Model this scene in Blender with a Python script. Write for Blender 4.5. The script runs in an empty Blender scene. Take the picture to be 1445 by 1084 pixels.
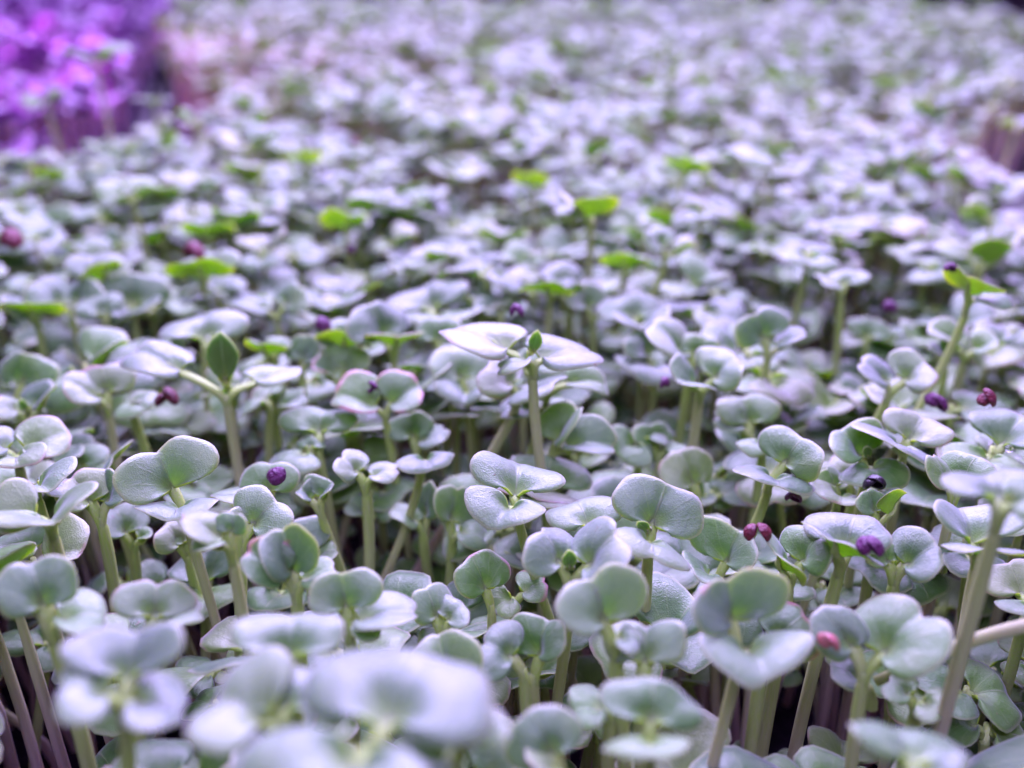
import bpy, math, random
import numpy as np
from mathutils import Vector, Matrix
R = math.radians
MM = 0.001
random.seed(11)
rng = np.random.default_rng(7)
scene = bpy.context.scene
COL = scene.collection

# ------------------------------------------------------------------ camera
FPX, CX, CY = 1350.0, 722.5, 542.0
PITCH = R(26.5)
CAM = np.array([0.0, 0.0, 121.0])            # millimetres
cd = bpy.data.cameras.new("camera")
cam = bpy.data.objects.new("camera", cd)
COL.objects.link(cam)
scene.camera = cam
cam.location = [c * MM for c in CAM]
cam.rotation_euler = (R(90) - PITCH, 0, 0)
cd.sensor_width = 36
cd.lens = 36 * FPX / 1445
cd.clip_start = 0.002
cd.clip_end = 30
cd.dof.use_dof = True
cd.dof.focus_distance = 0.117
cd.dof.aperture_fstop = 12

# ------------------------------------------------------------------ world, lamps, exposure
w = bpy.data.worlds.new("World")
scene.world = w
w.use_nodes = True
bg = w.node_tree.nodes["Background"]
bg.inputs[0].default_value = (0.50, 0.28, 0.82, 1)
bg.inputs[1].default_value = 0.22
scene.view_settings.view_transform = 'Standard'
scene.view_settings.look = 'None'
scene.view_settings.exposure = -0.06
scene.view_settings.gamma = 1


def area(name, loc, aim, sx, sy, power, col, spread=180):
    ld = bpy.data.lights.new(name, 'AREA')
    ld.shape = 'RECTANGLE'
    ld.size, ld.size_y = sx, sy
    ld.energy = power
    ld.color = col
    ld.spread = R(spread)
    o = bpy.data.objects.new(name, ld)
    COL.objects.link(o)
    o.location = loc
    d = Vector(aim) - Vector(loc)
    o.rotation_euler = d.to_track_quat('-Z', 'Y').to_euler()
    return o


area("grow_lamp_white", (0.05, 0.98, 0.58), (0, 0.55, 0), 1.2, 0.95, 46.0, (0.54, 0.40, 1.0))
area("added_near_highlight", (-0.02, 0.36, 0.40), (0, 0.12, 0.04), 0.34, 0.16, 3.0, (0.62, 0.52, 1.0))  # added, unseen: backlit highlights for the nearest leaves
area("added_front_fill", (0.0, -0.10, 0.46), (0, 0.16, 0.04), 0.40, 0.22, 2.0, (0.57, 0.49, 1.0))  # added fill behind the camera, brightens upright leaves that face it
area("grow_lamp_magenta", (-0.48, 0.64, 0.28), (-0.38, 0.60, 0.02), 0.18, 0.5, 1.2, (0.80, 0.05, 1.0), 52)
area("grow_lamp_violet", (0.27, 0.36, 0.12), (0.18, 0.34, 0.03), 0.05, 0.2, 0.32, (0.55, 0.25, 1.0), 110)

scene.cycles.max_bounces = 8
scene.cycles.diffuse_bounces = 4
scene.cycles.glossy_bounces = 3
scene.cycles.transmission_bounces = 4
scene.cycles.sample_clamp_indirect = 4
scene.cycles.use_denoising = True

# ------------------------------------------------------------------ projection helpers (millimetres)
FW = np.array([0, math.cos(PITCH), -math.sin(PITCH)])
RT = np.array([1.0, 0, 0])
UP = np.array([0, math.sin(PITCH), math.cos(PITCH)])


def ray(px, py):
    return FW + RT * (px - CX) / FPX - UP * (py - CY) / FPX       # depth 1


def at_z(px, py, z):
    d = ray(px, py)
    return CAM + d * ((z - CAM[2]) / d[2])


def proj(p):
    q = np.asarray(p, float) - CAM
    dep = q @ FW
    return CX + FPX * (q @ RT) / dep, CY - FPX * (q @ UP) / dep, dep


# ------------------------------------------------------------------ materials
def new_mat(name):
    m = bpy.data.materials.new(name)
    m.use_nodes = True
    return m, m.node_tree, m.node_tree.nodes["Principled BSDF"]


def N(nt, t, **k):
    n = nt.nodes.new(t)
    for a, b in k.items():
        setattr(n, a, b)
    return n


def ramp(nt, fac, stops, interp='LINEAR'):
    r = N(nt, 'ShaderNodeValToRGB')
    r.color_ramp.interpolation = interp
    e = r.color_ramp.elements
    while len(e) < len(stops):
        e.new(0.5)
    for i, (p, c) in enumerate(stops):
        e[i].position = p
        e[i].color = (*c, 1) if len(c) == 3 else c
    nt.links.new(fac, r.inputs[0])
    return r.outputs[0]


def mix(nt, fac, a, b, mode='MIX'):
    m = N(nt, 'ShaderNodeMix', data_type='RGBA', blend_type=mode)
    for s, v in ((0, fac), (6, a), (7, b)):
        if hasattr(v, 'is_output') or hasattr(v, 'links'):
            nt.links.new(v, m.inputs[s])
        else:
            m.inputs[s].default_value = v if s == 0 else (*v, 1)
    return m.outputs[2]


def math_n(nt, op, a, b=None, clamp=False):
    m = N(nt, 'ShaderNodeMath', operation=op, use_clamp=clamp)
    for i, v in enumerate((a, b)):
        if v is None:
            continue
        if hasattr(v, 'links'):
            nt.links.new(v, m.inputs[i])
        else:
            m.inputs[i].default_value = v
    return m.outputs[0]


def vary(nt):
    """one random number per sprout leaf: the object's own plus the mesh attribute"""
    oi = N(nt, 'ShaderNodeObjectInfo')
    at = N(nt, 'ShaderNodeAttribute', attribute_name='vary')
    s = math_n(nt, 'ADD', oi.outputs['Random'], at.outputs['Fac'])
    return math_n(nt, 'FRACT', s)


def coords(nt, scale):
    tc = N(nt, 'ShaderNodeTexCoord')
    mp = N(nt, 'ShaderNodeMapping')
    mp.inputs['Scale'].default_value = (scale,) * 3
    nt.links.new(tc.outputs['Object'], mp.inputs[0])
    return mp.outputs[0]


def noise(nt, vec, scale, detail=3, rough=.55):
    n = N(nt, 'ShaderNodeTexNoise')
    nt.links.new(vec, n.inputs['Vector'])
    n.inputs['Scale'].default_value = scale
    n.inputs['Detail'].default_value = detail
    n.inputs['Roughness'].default_value = rough
    return n.outputs['Fac']


def leaf_material(name, under, purple=False, young=False):
    m, nt, b = new_mat(name)
    L = nt.links.new
    uv = N(nt, 'ShaderNodeUVMap')
    sp = N(nt, 'ShaderNodeSeparateXYZ')
    L(uv.outputs[0], sp.inputs[0])
    u, v = sp.outputs[0], sp.outputs[1]                       # u: -1..1 stored 0..1 across, v: base to rim
    rnd = vary(nt)
    vec = coords(nt, 1000.0)                                  # millimetres
    big = noise(nt, vec, .22, 3)
    if purple:
        c = ramp(nt, rnd, [(0, (.16, .03, .20)), (.5, (.26, .05, .30)), (1, (.34, .10, .40))])
        c = mix(nt, big, c, (.10, .02, .16))
    elif young:
        c = mix(nt, big, (.10, .21, .04), (.16, .28, .06))
    elif under:
        c = ramp(nt, rnd, [(0, (.30, .44, .04)), (.5, (.37, .50, .045)), (1, (.42, .52, .07))])
        c = mix(nt, math_n(nt, 'MULTIPLY', big, .5), c, (.20, .30, .10))
    else:
        c = ramp(nt, rnd, [(0, (.034, .125, .014)), (.35, (.062, .19, .018)), (.7, (.12, .275, .030)), (1, (.19, .28, .07))])
        # the greyish waxy bloom on the upper side, uneven like wiped frost
        bl = math_n(nt, 'MULTIPLY', ramp(nt, noise(nt, vec, .34, 4, .6), [(.34, (.0,) * 3), (.76, (.24,) * 3)]), ramp(nt, v, [(.15, (.2,) * 3), (.6, (1, 1, 1))]))
        c = mix(nt, bl, c, (.35, .41, .34))
        pa = N(nt, 'ShaderNodeAttribute', attribute_name='pale', attribute_type='OBJECT')
        c = mix(nt, math_n(nt, 'MULTIPLY', pa.outputs['Fac'], ramp(nt, v, [(.05, (.2,) * 3), (.5, (1, 1, 1))])), c, (.38, .45, .40))
    # yellow-green towards the petiole
    basef = ramp(nt, v, [(0.05, (1, 1, 1)), (.38, (0, 0, 0))], 'EASE')
    if not purple:
        c = mix(nt, math_n(nt, 'MULTIPLY', basef, .75), c, (.25, .38, .07))
    # veins: midvein and faint side veins
    au = math_n(nt, 'ABSOLUTE', math_n(nt, 'SUBTRACT', u, .5))
    wob = math_n(nt, 'MULTIPLY', math_n(nt, 'SUBTRACT', noise(nt, vec, .5, 2), .5), .02)
    mid = ramp(nt, math_n(nt, 'ADD', au, wob), [(0, (1, 1, 1)), (.013, (0, 0, 0))])
    s1 = math_n(nt, 'ABSOLUTE', math_n(nt, 'SUBTRACT', math_n(nt, 'ADD', au, math_n(nt, 'MULTIPLY', wob, 2.5)), .16))
    s2 = math_n(nt, 'ABSOLUTE', math_n(nt, 'SUBTRACT', math_n(nt, 'ADD', au, math_n(nt, 'MULTIPLY', wob, 3)), .29))
    side = math_n(nt, 'MULTIPLY', ramp(nt, math_n(nt, 'MINIMUM', s1, s2), [(0, (1, 1, 1)), (.011, (0, 0, 0))]), .35)
    vein = math_n(nt, 'MAXIMUM', mid, side)
    vein = math_n(nt, 'MULTIPLY', vein, ramp(nt, v, [(.75, (1, 1, 1)), (.97, (0, 0, 0))]))
    c = mix(nt, math_n(nt, 'MULTIPLY', vein, .50), c, (.40, .50, .24) if not purple else (.4, .1, .4))
    # pale thin margin, rosy on some
    edge = ramp(nt, math_n(nt, 'ADD', v, math_n(nt, 'MULTIPLY', wob, 1.2)), [(.93, (0, 0, 0)), (.985, (1, 1, 1))])
    pk = N(nt, 'ShaderNodeAttribute', attribute_name='rosy', attribute_type='OBJECT')
    blot = ramp(nt, noise(nt, vec, .28, 2), [(.47, (0, 0, 0)), (.60, (1, 1, 1))])
    auto = math_n(nt, 'MULTIPLY', math_n(nt, 'GREATER_THAN', rnd, .80), .55)
    amt = math_n(nt, 'MULTIPLY', math_n(nt, 'MAXIMUM', pk.outputs['Fac'], auto), blot)
    if not purple:
        c = mix(nt, math_n(nt, 'MULTIPLY', edge, .55), c, (.50, .54, .34))
        wide = ramp(nt, v, [(.86, (0, 0, 0)), (.95, (1, 1, 1))])
        widef = math_n(nt, 'MULTIPLY', math_n(nt, 'MULTIPLY', wide, amt), math_n(nt, 'GREATER_THAN', pk.outputs['Fac'], .9))
        c = mix(nt, math_n(nt, 'MULTIPLY', widef, .8), c, (.46, .20, .22))
        c = mix(nt, math_n(nt, 'MULTIPLY', math_n(nt, 'MULTIPLY', edge, amt), .8), c, (.50, .14, .22))
    if not purple and not young:
        # a few scorched and yellowing patches, on some leaves only
        sc = ramp(nt, noise(nt, vec, .55, 3, .6), [(.70, (0, 0, 0)), (.74, (1, 1, 1))])
        c = mix(nt, math_n(nt, 'MULTIPLY', sc, math_n(nt, 'MULTIPLY', math_n(nt, 'GREATER_THAN', math_n(nt, 'FRACT', math_n(nt, 'MULTIPLY', rnd, 7.3)), .6), .7)), c, (.24, .15, .09))
        ye = ramp(nt, noise(nt, vec, .16, 2), [(.5, (0, 0, 0)), (.75, (.25, .25, .25))])
        c = mix(nt, math_n(nt, 'MULTIPLY', ye, math_n(nt, 'GREATER_THAN', math_n(nt, 'FRACT', math_n(nt, 'MULTIPLY', rnd, 3.7)), .5)), c, (.34, .42, .12))
    # tiny speckles
    spk = ramp(nt, noise(nt, vec, 2.6, 1), [(.72, (0, 0, 0)), (.80, (1, 1, 1))])
    c = mix(nt, math_n(nt, 'MULTIPLY', spk, .35), c, (.12, .13, .10))
    L(c, b.inputs['Base Color'])
    # waxy bloom, broken up
    rg = ramp(nt, noise(nt, vec, .9, 4), [(.3, (.34,) * 3), (.7, (.55,) * 3)])
    L(rg, b.inputs['Roughness'])
    b.inputs['Specular IOR Level'].default_value = .30 if under else 1.0
    b.inputs['Sheen Weight'].default_value = .10 if under else .45
    b.inputs['Sheen Roughness'].default_value = .45
    b.inputs['Sheen Tint'].default_value = (.76, .66, 1, 1)
    b.inputs['Subsurface Weight'].default_value = .85 if under else .6
    b.inputs['Subsurface Radius'].default_value = (.75, 1.0, .18) if not purple else (1, .2, 1)
    b.inputs['Subsurface Scale'].default_value = .0011
    # relief: fine cells, veins sunk, soft waves
    vor = N(nt, 'ShaderNodeTexVoronoi')
    L(vec, vor.inputs['Vector'])
    vor.inputs['Scale'].default_value = 5.5
    h = math_n(nt, 'ADD', math_n(nt, 'MULTIPLY', vor.outputs['Distance'], .065), math_n(nt, 'MULTIPLY', noise(nt, vec, 1.1, 4), .16))
    h = math_n(nt, 'ADD', h, math_n(nt, 'MULTIPLY', noise(nt, vec, 7, 2), .05))
    h = math_n(nt, 'SUBTRACT', h, math_n(nt, 'MULTIPLY', vein, -.10 if under else .10))
    bp = N(nt, 'ShaderNodeBump')
    bp.inputs['Strength'].default_value = .55
    bp.inputs['Distance'].default_value = .001
    L(h, bp.inputs['Height'])
    L(bp.outputs[0], b.inputs['Normal'])
    return m


def stem_material(name, purple=False):
    m, nt, b = new_mat(name)
    L = nt.links.new
    uv = N(nt, 'ShaderNodeUVMap')
    sp = N(nt, 'ShaderNodeSeparateXYZ')
    L(uv.outputs[0], sp.inputs[0])
    rnd = vary(nt)
    vec = coords(nt, 1000.0)
    v = math_n(nt, 'ADD', sp.outputs[1], math_n(nt, 'MULTIPLY', math_n(nt, 'SUBTRACT', rnd, .5), .35))
    c = ramp(nt, v, [(.05, (.60, .36, .46)), (.36, (.62, .46, .48)), (.64, (.50, .56, .26)), (1, (.38, .56, .10))])
    mp = N(nt, 'ShaderNodeMapping')
    mp.inputs['Scale'].default_value = (3, 3, .12)
    L(vec, mp.inputs[0])
    st = noise(nt, mp.outputs[0], 1.6, 4)
    c = mix(nt, math_n(nt, 'MULTIPLY', ramp(nt, st, [(.35, (0, 0, 0)), (.7, (1, 1, 1))]), .4), c, (.55, .50, .44) if not purple else (.4, .1, .4))
    if purple:
        c = mix(nt, .7, c, (.5, .2, .5))
    L(c, b.inputs['Base Color'])
    b.inputs['Roughness'].default_value = .42
    b.inputs['Specular IOR Level'].default_value = .4
    b.inputs['Subsurface Weight'].default_value = .7
    b.inputs['Subsurface Radius'].default_value = (1, .85, .4)
    b.inputs['Subsurface Scale'].default_value = .0012
    bp = N(nt, 'ShaderNodeBump')
    bp.inputs['Strength'].default_value = .5
    bp.inputs['Distance'].default_value = .0006
    L(math_n(nt, 'ADD', math_n(nt, 'MULTIPLY', st, .35), math_n(nt, 'MULTIPLY', noise(nt, vec, 3, 3), .2)), bp.inputs['Height'])
    L(bp.outputs[0], b.inputs['Normal'])
    return m


def simple(name, c1, c2, scale, rough, bump=.3, spec=.5, sss=0):
    m, nt, b = new_mat(name)
    vec = coords(nt, 1000.0)
    n = noise(nt, vec, scale, 5)
    nt.links.new(mix(nt, ramp(nt, n, [(.3, (0, 0, 0)), (.7, (1, 1, 1))]), c1, c2), b.inputs['Base Color'])
    b.inputs['Roughness'].default_value = rough
    b.inputs['Specular IOR Level'].default_value = spec
    b.inputs['Subsurface Weight'].default_value = sss
    b.inputs['Subsurface Scale'].default_value = .001
    bp = N(nt, 'ShaderNodeBump')
    bp.inputs['Strength'].default_value = bump
    bp.inputs['Distance'].default_value = .0008
    nt.links.new(n, bp.inputs['Height'])
    nt.links.new(bp.outputs[0], b.inputs['Normal'])
    return m


M_TOP = leaf_material('leaf_upper_side', False)
M_UND = leaf_material('leaf_underside', True)
M_YOUNG = leaf_material('young_true_leaf', True, young=True)
M_STEM = stem_material('sprout_stem')
M_PTOP = leaf_material('purple_leaf', False, True)
M_PSTEM = stem_material('purple_stem', True)
M_HULL = {'purple': simple('purple_hull', (.19, .018, .17), (.08, .006, .07), 1.6, .36, .7, .6),
          'red': simple('red_hull', (.26, .015, .045), (.10, .006, .035), 1.6, .34, .7, .6),
          'pink': simple('pink_hull', (.50, .13, .17), (.42, .20, .16), .9, .35, .2, .5, .4),
          'black': simple('black_hull', (.012, .006, .016), (.03, .012, .035), .9, .35, .3, .5)}
M_SOIL = simple('dark_growing_mat', (.028, .012, .040), (.008, .005, .014), .35, .85, 1.0, .2)
M_TRAY = simple('black_tray_plastic', (.012, .012, .014), (.02, .02, .022), .05, .38, .1, .5)
M_BENCH = simple('dark_bench', (.016, .009, .034), (.010, .006, .022), .02, .6, .2, .3)
m_, nt_, b_ = new_mat('clear_water')
b_.inputs['Transmission Weight'].default_value = 1
b_.inputs['Roughness'].default_value = .02
b_.inputs['IOR'].default_value = 1.333
M_WATER = m_
MATS = [M_TOP, M_UND, M_STEM]


# ------------------------------------------------------------------ mesh templates (numpy, millimetres)
TH = np.radians([0, 10, 20, 35, 50, 62, 74, 86, 98, 110])
RR = np.array([.495, .50, .512, .54, .56, .56, .535, .475, .37, .20])


def smooth_interp(x, xp, fp):
    # Catmull-Rom through the control values
    x = np.clip(x, xp[0], xp[-1] - 1e-9)
    i = np.clip(np.searchsorted(xp, x, side='right') - 1, 0, len(xp) - 2)
    t = (x - xp[i]) / (xp[i + 1] - xp[i])
    f0 = np.where(i > 0, fp[np.maximum(i - 1, 0)], fp[1])
    f3 = fp[np.minimum(i + 2, len(fp) - 1)]
    f1, f2 = fp[i], fp[i + 1]
    return .5 * (2 * f1 + (f2 - f0) * t + (2 * f0 - 5 * f1 + 4 * f2 - f3) * t ** 2 + (3 * f1 - f0 - 3 * f2 + f3) * t ** 3)


def bez(p0, p1, p2, p3, n):
    t = np.linspace(0, 1, n)[:, None]
    return (1 - t) ** 3 * p0 + 3 * (1 - t) ** 2 * t * p1 + 3 * (1 - t) * t * t * p2 + t ** 3 * p3


def blade(W, pet, NA=24, NR=9, notch=.05, asym=0., curl=-.06, cup=.0, crease=.03, ripple=.02, fold=0., thick=.5,
          seed=0, petr=.72, twist=None, down=(0, -.2, -.98), shape='lobed', length=1., tubes=8):
    """A leaf with its petiole: origin at the stem top, +Y towards the notch, +Z its upper side."""
    r_ = np.random.default_rng(seed)
    TM = R(108)
    s = np.linspace(-1, 1, NA + 1)
    s = np.sign(s) * np.abs(s) ** .92
    th = s * TM
    if shape == 'lobed':
        rr = smooth_interp(np.abs(th), TH, RR)
        rr = rr - notch * (.55 * np.exp(-(th / R(9)) ** 2) + .45 * np.exp(-(th / R(24)) ** 2))
    else:                                                       # oval, a true leaf
        a, b = .60, .47
        rr = 2 * a * np.maximum(np.cos(th), 0.0) / (np.cos(th) ** 2 + (a / b) ** 2 * np.sin(th) ** 2)
        rr = np.maximum(rr, .04) * (1 + .03 * np.cos(th * 9))
    rr = rr * (1 + asym * np.sin(th) * .5)
    ph = r_.uniform(0, 6.28, 4)
    rr = rr * (1 + .030 * np.sin(5 * th + ph[0]) + .016 * np.sin(9 * th + ph[1]))
    rr = rr * W
    t = (np.arange(NR + 1) / NR)
    t[0] = .02
    Tt, Th = np.meshgrid(t, th, indexing='ij')
    Rr = Tt * rr[None, :]
    X = Rr * np.sin(Th)
    Y = Rr * np.cos(Th) * length
    q = np.abs(X) / (W * .5)
    Ln = W * .48
    Z = W * (curl * np.clip(Y / Ln, -.4, 2) ** 2 * np.sign(Y + 1e-6) + cup * q ** 1.7)
    Z += W * fold * q
    Z -= W * crease * np.exp(-(X / (.055 * W)) ** 2) * np.sin(np.pi * np.clip(Tt, 0, 1) ** .8) ** .6
    Z += W * .022 * np.sin(np.pi * np.clip(q, 0, 1)) * (1 - Tt ** 3)
    Z += W * ripple * Tt ** 2.5 * (np.sin(3.1 * Th + ph[2]) + .6 * np.sin(6.3 * Th + ph[3]))
    tw = r_.uniform(-.22, .22) if twist is None else twist
    Z += W * tw * (X / W) * (Y / W) * 2
    Z += W * .03 * np.sin(X / W * r_.uniform(3, 6) + ph[1]) * np.sin(Y / W * r_.uniform(4, 7) + ph[0]) * Tt
    Z += W * r_.uniform(-.05, .07) * np.sin(Th * 1.5 + ph[3]) * Tt ** 2
    Z -= W * .022 * (np.clip(Tt - .82, 0, 1) / .18) ** 2
    # the blade runs down into the petiole like a funnel
    Z -= W * .10 * np.exp(-(Tt * 3.2) ** 2)
    P = np.stack([X, Y + pet, Z], -1)
    du = np.gradient(P, axis=1)
    dv = np.gradient(P, axis=0)
    nrm = np.cross(du, dv)
    ln = np.linalg.norm(nrm, axis=-1, keepdims=True)
    nrm = nrm / np.maximum(ln, 1e-9)
    nrm[..., :][nrm[..., 2] < 0] *= -1
    th_ = thick * (1 - .62 * Tt ** 4)[..., None] * np.where(Tt < .3, .7 + Tt, 1)[..., None]
    Bm = P - nrm * th_
    Mid = P[-1] - nrm[-1] * th_[-1] * .5
    out = P[-1] - P[-2]
    out /= np.maximum(np.linalg.norm(out, axis=-1, keepdims=True), 1e-9)
    Mid = Mid + out * th_[-1] * .45
    na = NA + 1
    V = np.concatenate([P.reshape(-1, 3), Bm.reshape(-1, 3), Mid])
    UV = np.concatenate([np.stack([(np.broadcast_to(s, Tt.shape) + 1) / 2, Tt], -1).reshape(-1, 2)] * 2 +
                        [np.stack([(s + 1) / 2, np.ones(na)], -1)])
    ob = (NR + 1) * na
    om = 2 * ob
    F, MI = [], []
    for j in range(NR):
        for i in range(NA):
            a = j * na + i
            F.append((a, a + na, a + na + 1, a + 1)); MI.append(0)
            F.append((ob + a, ob + a + 1, ob + a + na + 1, ob + a + na)); MI.append(1)
    for i in range(NA):
        a = NR * na + i
        F.append((a, om + i, om + i + 1, a + 1)); MI.append(0)
        F.append((om + i, ob + a, ob + a + 1, om + i + 1)); MI.append(1)
    for side in (0, NA):                                        # close the two basal edges
        for j in range(NR):
            a = j * na + side
            F.append((a, a + na, ob + a + na, ob + a) if side == NA else (a, ob + a, ob + a + na, a + na)); MI.append(1)
    # petiole and midrib
    k = tubes
    zb = -.10 * W
    nb = 7 if NA > 10 else 3
    P0, P1, P2, P3 = (np.array(v_) for v_ in ((down[0] * 3.4, down[1] * 3.4, down[2] * 3.4), (down[0] * 1.5, down[1] * 1.5, down[2] * 1.5), (0, pet * .35, min(zb, -.35)), (0, pet + .02 * W, zb - .34)))
    path = bez(P0, P1, P2, P3, nb)
    wide = np.linspace(.95, 1.45, nb); flat = np.linspace(.95, .55, nb)
    if NA > 10:
        ex = np.array([[0, pet + W * .10, W * (curl * .04 - .066 - .9 * crease) - .42], [0, pet + W * .20, W * (curl * .17 - .02 - crease) - .36], [0, pet + W * .32, W * (curl * .44 - .002 - crease) - .30]])
        path = np.concatenate([path, ex]); wide = np.concatenate([wide, [.95, .55, .2]]); flat = np.concatenate([flat, [.42, .3, .12]])
    o0 = len(V)
    ang = np.arange(k) / k * 2 * np.pi
    rows = []
    tn = np.gradient(path, axis=0); tn /= np.linalg.norm(tn, axis=1, keepdims=True)
    for p_, t_, w_, f_ in zip(path, tn, wide, flat):
        nn = np.cross(np.array([1.0, 0, 0]), t_)
        rows.append(p_ + petr * (np.outer(np.cos(ang) * w_, [1, 0, 0]) + np.outer(np.sin(ang) * f_, nn)))
    V = np.concatenate([V] + rows)
    UV = np.concatenate([UV, np.stack([np.tile(ang / 6.283, len(rows)), np.full(k * len(rows), 1.02)], -1)])
    for j in range(len(rows) - 1):
        for i in range(k):
            a, b2 = o0 + j * k + i, o0 + j * k + (i + 1) % k
            F.append((a, b2, b2 + k, a + k)); MI.append(2)
    F.append(tuple(o0 + (len(rows) - 1) * k + i for i in range(k))) ; MI.append(2)
    return V, F, UV, MI


def tube(pts, rads, k=10, squash=None, v0=0., v1=1.):
    pts = np.asarray(pts, float)
    n = len(pts)
    tan = np.gradient(pts, axis=0)
    tan /= np.linalg.norm(tan, axis=1, keepdims=True)
    ref = np.array([1.0, 0, 0])
    V, UV, F = [], [], []
    ang = np.arange(k) / k * 2 * np.pi
    for j in range(n):
        a = ref - tan[j] * (ref @ tan[j]); a /= np.linalg.norm(a)
        b = np.cross(tan[j], a)
        ref = a
        V.append(pts[j] + rads[j] * (np.outer(np.cos(ang), a) + np.outer(np.sin(ang), b)))
        UV.append(np.stack([ang / 6.283, np.full(k, v0 + (v1 - v0) * j / (n - 1))], -1))
        if j:
            for i in range(k):
                p, q = (j - 1) * k + i, (j - 1) * k + (i + 1) % k
                F.append((p, q, q + k, p + k))
    F.append(tuple((n - 1) * k + i for i in range(k)))
    F.append(tuple(range(k))[::-1])
    return np.concatenate(V), F, np.concatenate(UV), [2] * len(F)


def make_mesh(name, V, F, UV, MI, mats=MATS, scale=MM, vary_=None):
    me = bpy.data.meshes.new(name)
    me.from_pydata((np.asarray(V) * scale).tolist(), [], F)
    for m in mats:
        me.materials.append(m)
    me.polygons.foreach_set('material_index', np.asarray(MI, np.int32))
    me.polygons.foreach_set('use_smooth', np.ones(len(F), bool))
    if UV is not None:
        uvl = me.uv_layers.new(name='UVMap')
        li = np.empty(len(me.loops), np.int32)
        me.loops.foreach_get('vertex_index', li)
        uvl.data.foreach_set('uv', np.asarray(UV, np.float32)[li].ravel())
    if vary_ is not None:
        at = me.attributes.new('vary', 'FLOAT', 'POINT')
        at.data.foreach_set('value', np.asarray(vary_, np.float32))
    me.update()
    return me


def add(name, data, parent=None):
    o = bpy.data.objects.new(name, data)
    COL.objects.link(o)
    if parent:
        o.parent = parent
    return o


def tag(o, label=None, cat=None, group=None, kind=None):
    if label: o['label'] = label
    if cat: o['category'] = cat
    if group: o['group'] = group
    if kind: o['kind'] = kind
    return o


# ------------------------------------------------------------------ the setting
TRAY = [(-140, -60), (-168, 318), (-142, 350), (-150, 430), (-190, 540), (-300, 900), (335, 900), (372, 735), (290, 520), (215, 412), (158, 352), (160, 270), (150, -60)]   # bed outline, mm
def slab(name, poly, z0, z1, mat, parent=None):
    n = len(poly)
    V = [(x, y, z0) for x, y in poly] + [(x, y, z1) for x, y in poly]
    F = [tuple(range(n, 2 * n))[::-1], tuple(range(n))] + [(i, i + n, (i + 1) % n + n, (i + 1) % n) for i in range(n)]
    me = bpy.data.meshes.new(name)
    me.from_pydata([tuple(c * MM for c in v) for v in V], [], F)
    me.materials.append(mat)
    me.validate()
    return add(name, me, parent)


def offset(poly, d):
    P = np.array(poly, float)
    n = len(P)
    area_ = sum(P[i][0] * P[(i + 1) % n][1] - P[(i + 1) % n][0] * P[i][1] for i in range(n))
    sg = 1 if area_ > 0 else -1
    out = []
    for i in range(n):
        a, b, c = P[i - 1], P[i], P[(i + 1) % n]
        e1 = (b - a) / np.linalg.norm(b - a); e2 = (c - b) / np.linalg.norm(c - b)
        n1 = np.array([e1[1], -e1[0]]) * sg; n2 = np.array([e2[1], -e2[0]]) * sg
        m = (n1 + n2) / (1 + n1 @ n2)
        out.append(tuple(b + m * d))
    return out


def ring(name, poly, d0, d1, z0, z1, mat, parent):
    a, b = offset(poly, d0), offset(poly, d1)
    n = len(poly)
    V = [(*p, z0) for p in a] + [(*p, z0) for p in b] + [(*p, z1) for p in a] + [(*p, z1) for p in b]
    F = []
    for i in range(n):
        j = (i + 1) % n
        F += [(i, j, n + j, n + i), (2 * n + i, 3 * n + i, 3 * n + j, 2 * n + j),
              (i, 2 * n + i, 2 * n + j, j), (n + i, n + j, 3 * n + j, 3 * n + i)]
    me = bpy.data.meshes.new(name)
    me.from_pydata([tuple(c * MM for c in v) for v in V], [], F)
    me.materials.append(mat)
    return add(name, me, parent)


bench = slab('bench', [(-2500, -400), (2500, -400), (2500, 3500), (-2500, 3500)], -60, -32, M_BENCH)
tag(bench, kind='structure')


def growing_tray(poly, label, rim_z):
    t = bpy.data.objects.new('growing_tray', None)
    COL.objects.link(t)
    tag(t, label, 'growing tray', 'growing trays on the bench')
    slab('tray_base', offset(poly, 3.9), -32 + .5, -12, M_TRAY, t)
    ring('tray_wall', poly, 4, 6, -31.5, rim_z, M_TRAY, t)
    ring('tray_rim', poly, 4, 13, rim_z + .1, rim_z + 2, M_TRAY, t)
    return t


growing_tray(TRAY, 'black tray holding the bed of green radish sprouts', 4)
soil_n = 90
# growing mat with a lumpy top
gx, gy = np.meshgrid(np.linspace(-1, 1, 120), np.linspace(0, 1, 150))


def soil_sheet(name, ya, yb, left, right):
    n, m = 110, 150
    V, F = [], []
    for j in range(m):
        f = (j / (m - 1)) ** 1.6
        y = ya + (yb - ya) * f
        for i in range(n):
            x = left(y) + (right(y) - left(y)) * i / (n - 1)
            V.append((x, y, 1.2 * math.sin(x * .31 + y * .17) * math.cos(y * .37) + rng.normal(0, .5)))
    for j in range(m - 1):
        for i in range(n - 1):
            a = j * n + i
            F.append((a, a + 1, a + n + 1, a + n))
    me = bpy.data.meshes.new(name)
    me.from_pydata([tuple(c * MM for c in v) for v in V], [], F)
    me.materials.append(M_SOIL)
    return tag(add(name, me), kind='structure')


def lerp_poly(pts):
    return lambda y: float(np.interp(y, [p[1] for p in pts], [p[0] for p in pts]))


LEFT = lerp_poly([(-140, -60), (-168, 318), (-142, 350), (-150, 430), (-190, 540), (-300, 900)])
RIGHT = lerp_poly([(150, -60), (160, 270), (158, 352), (215, 412), (290, 520), (372, 735), (335, 900)])
soil_sheet('soil', -58, 898, lambda y: LEFT(y) - 2, lambda y: RIGHT(y) + 2)

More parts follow.
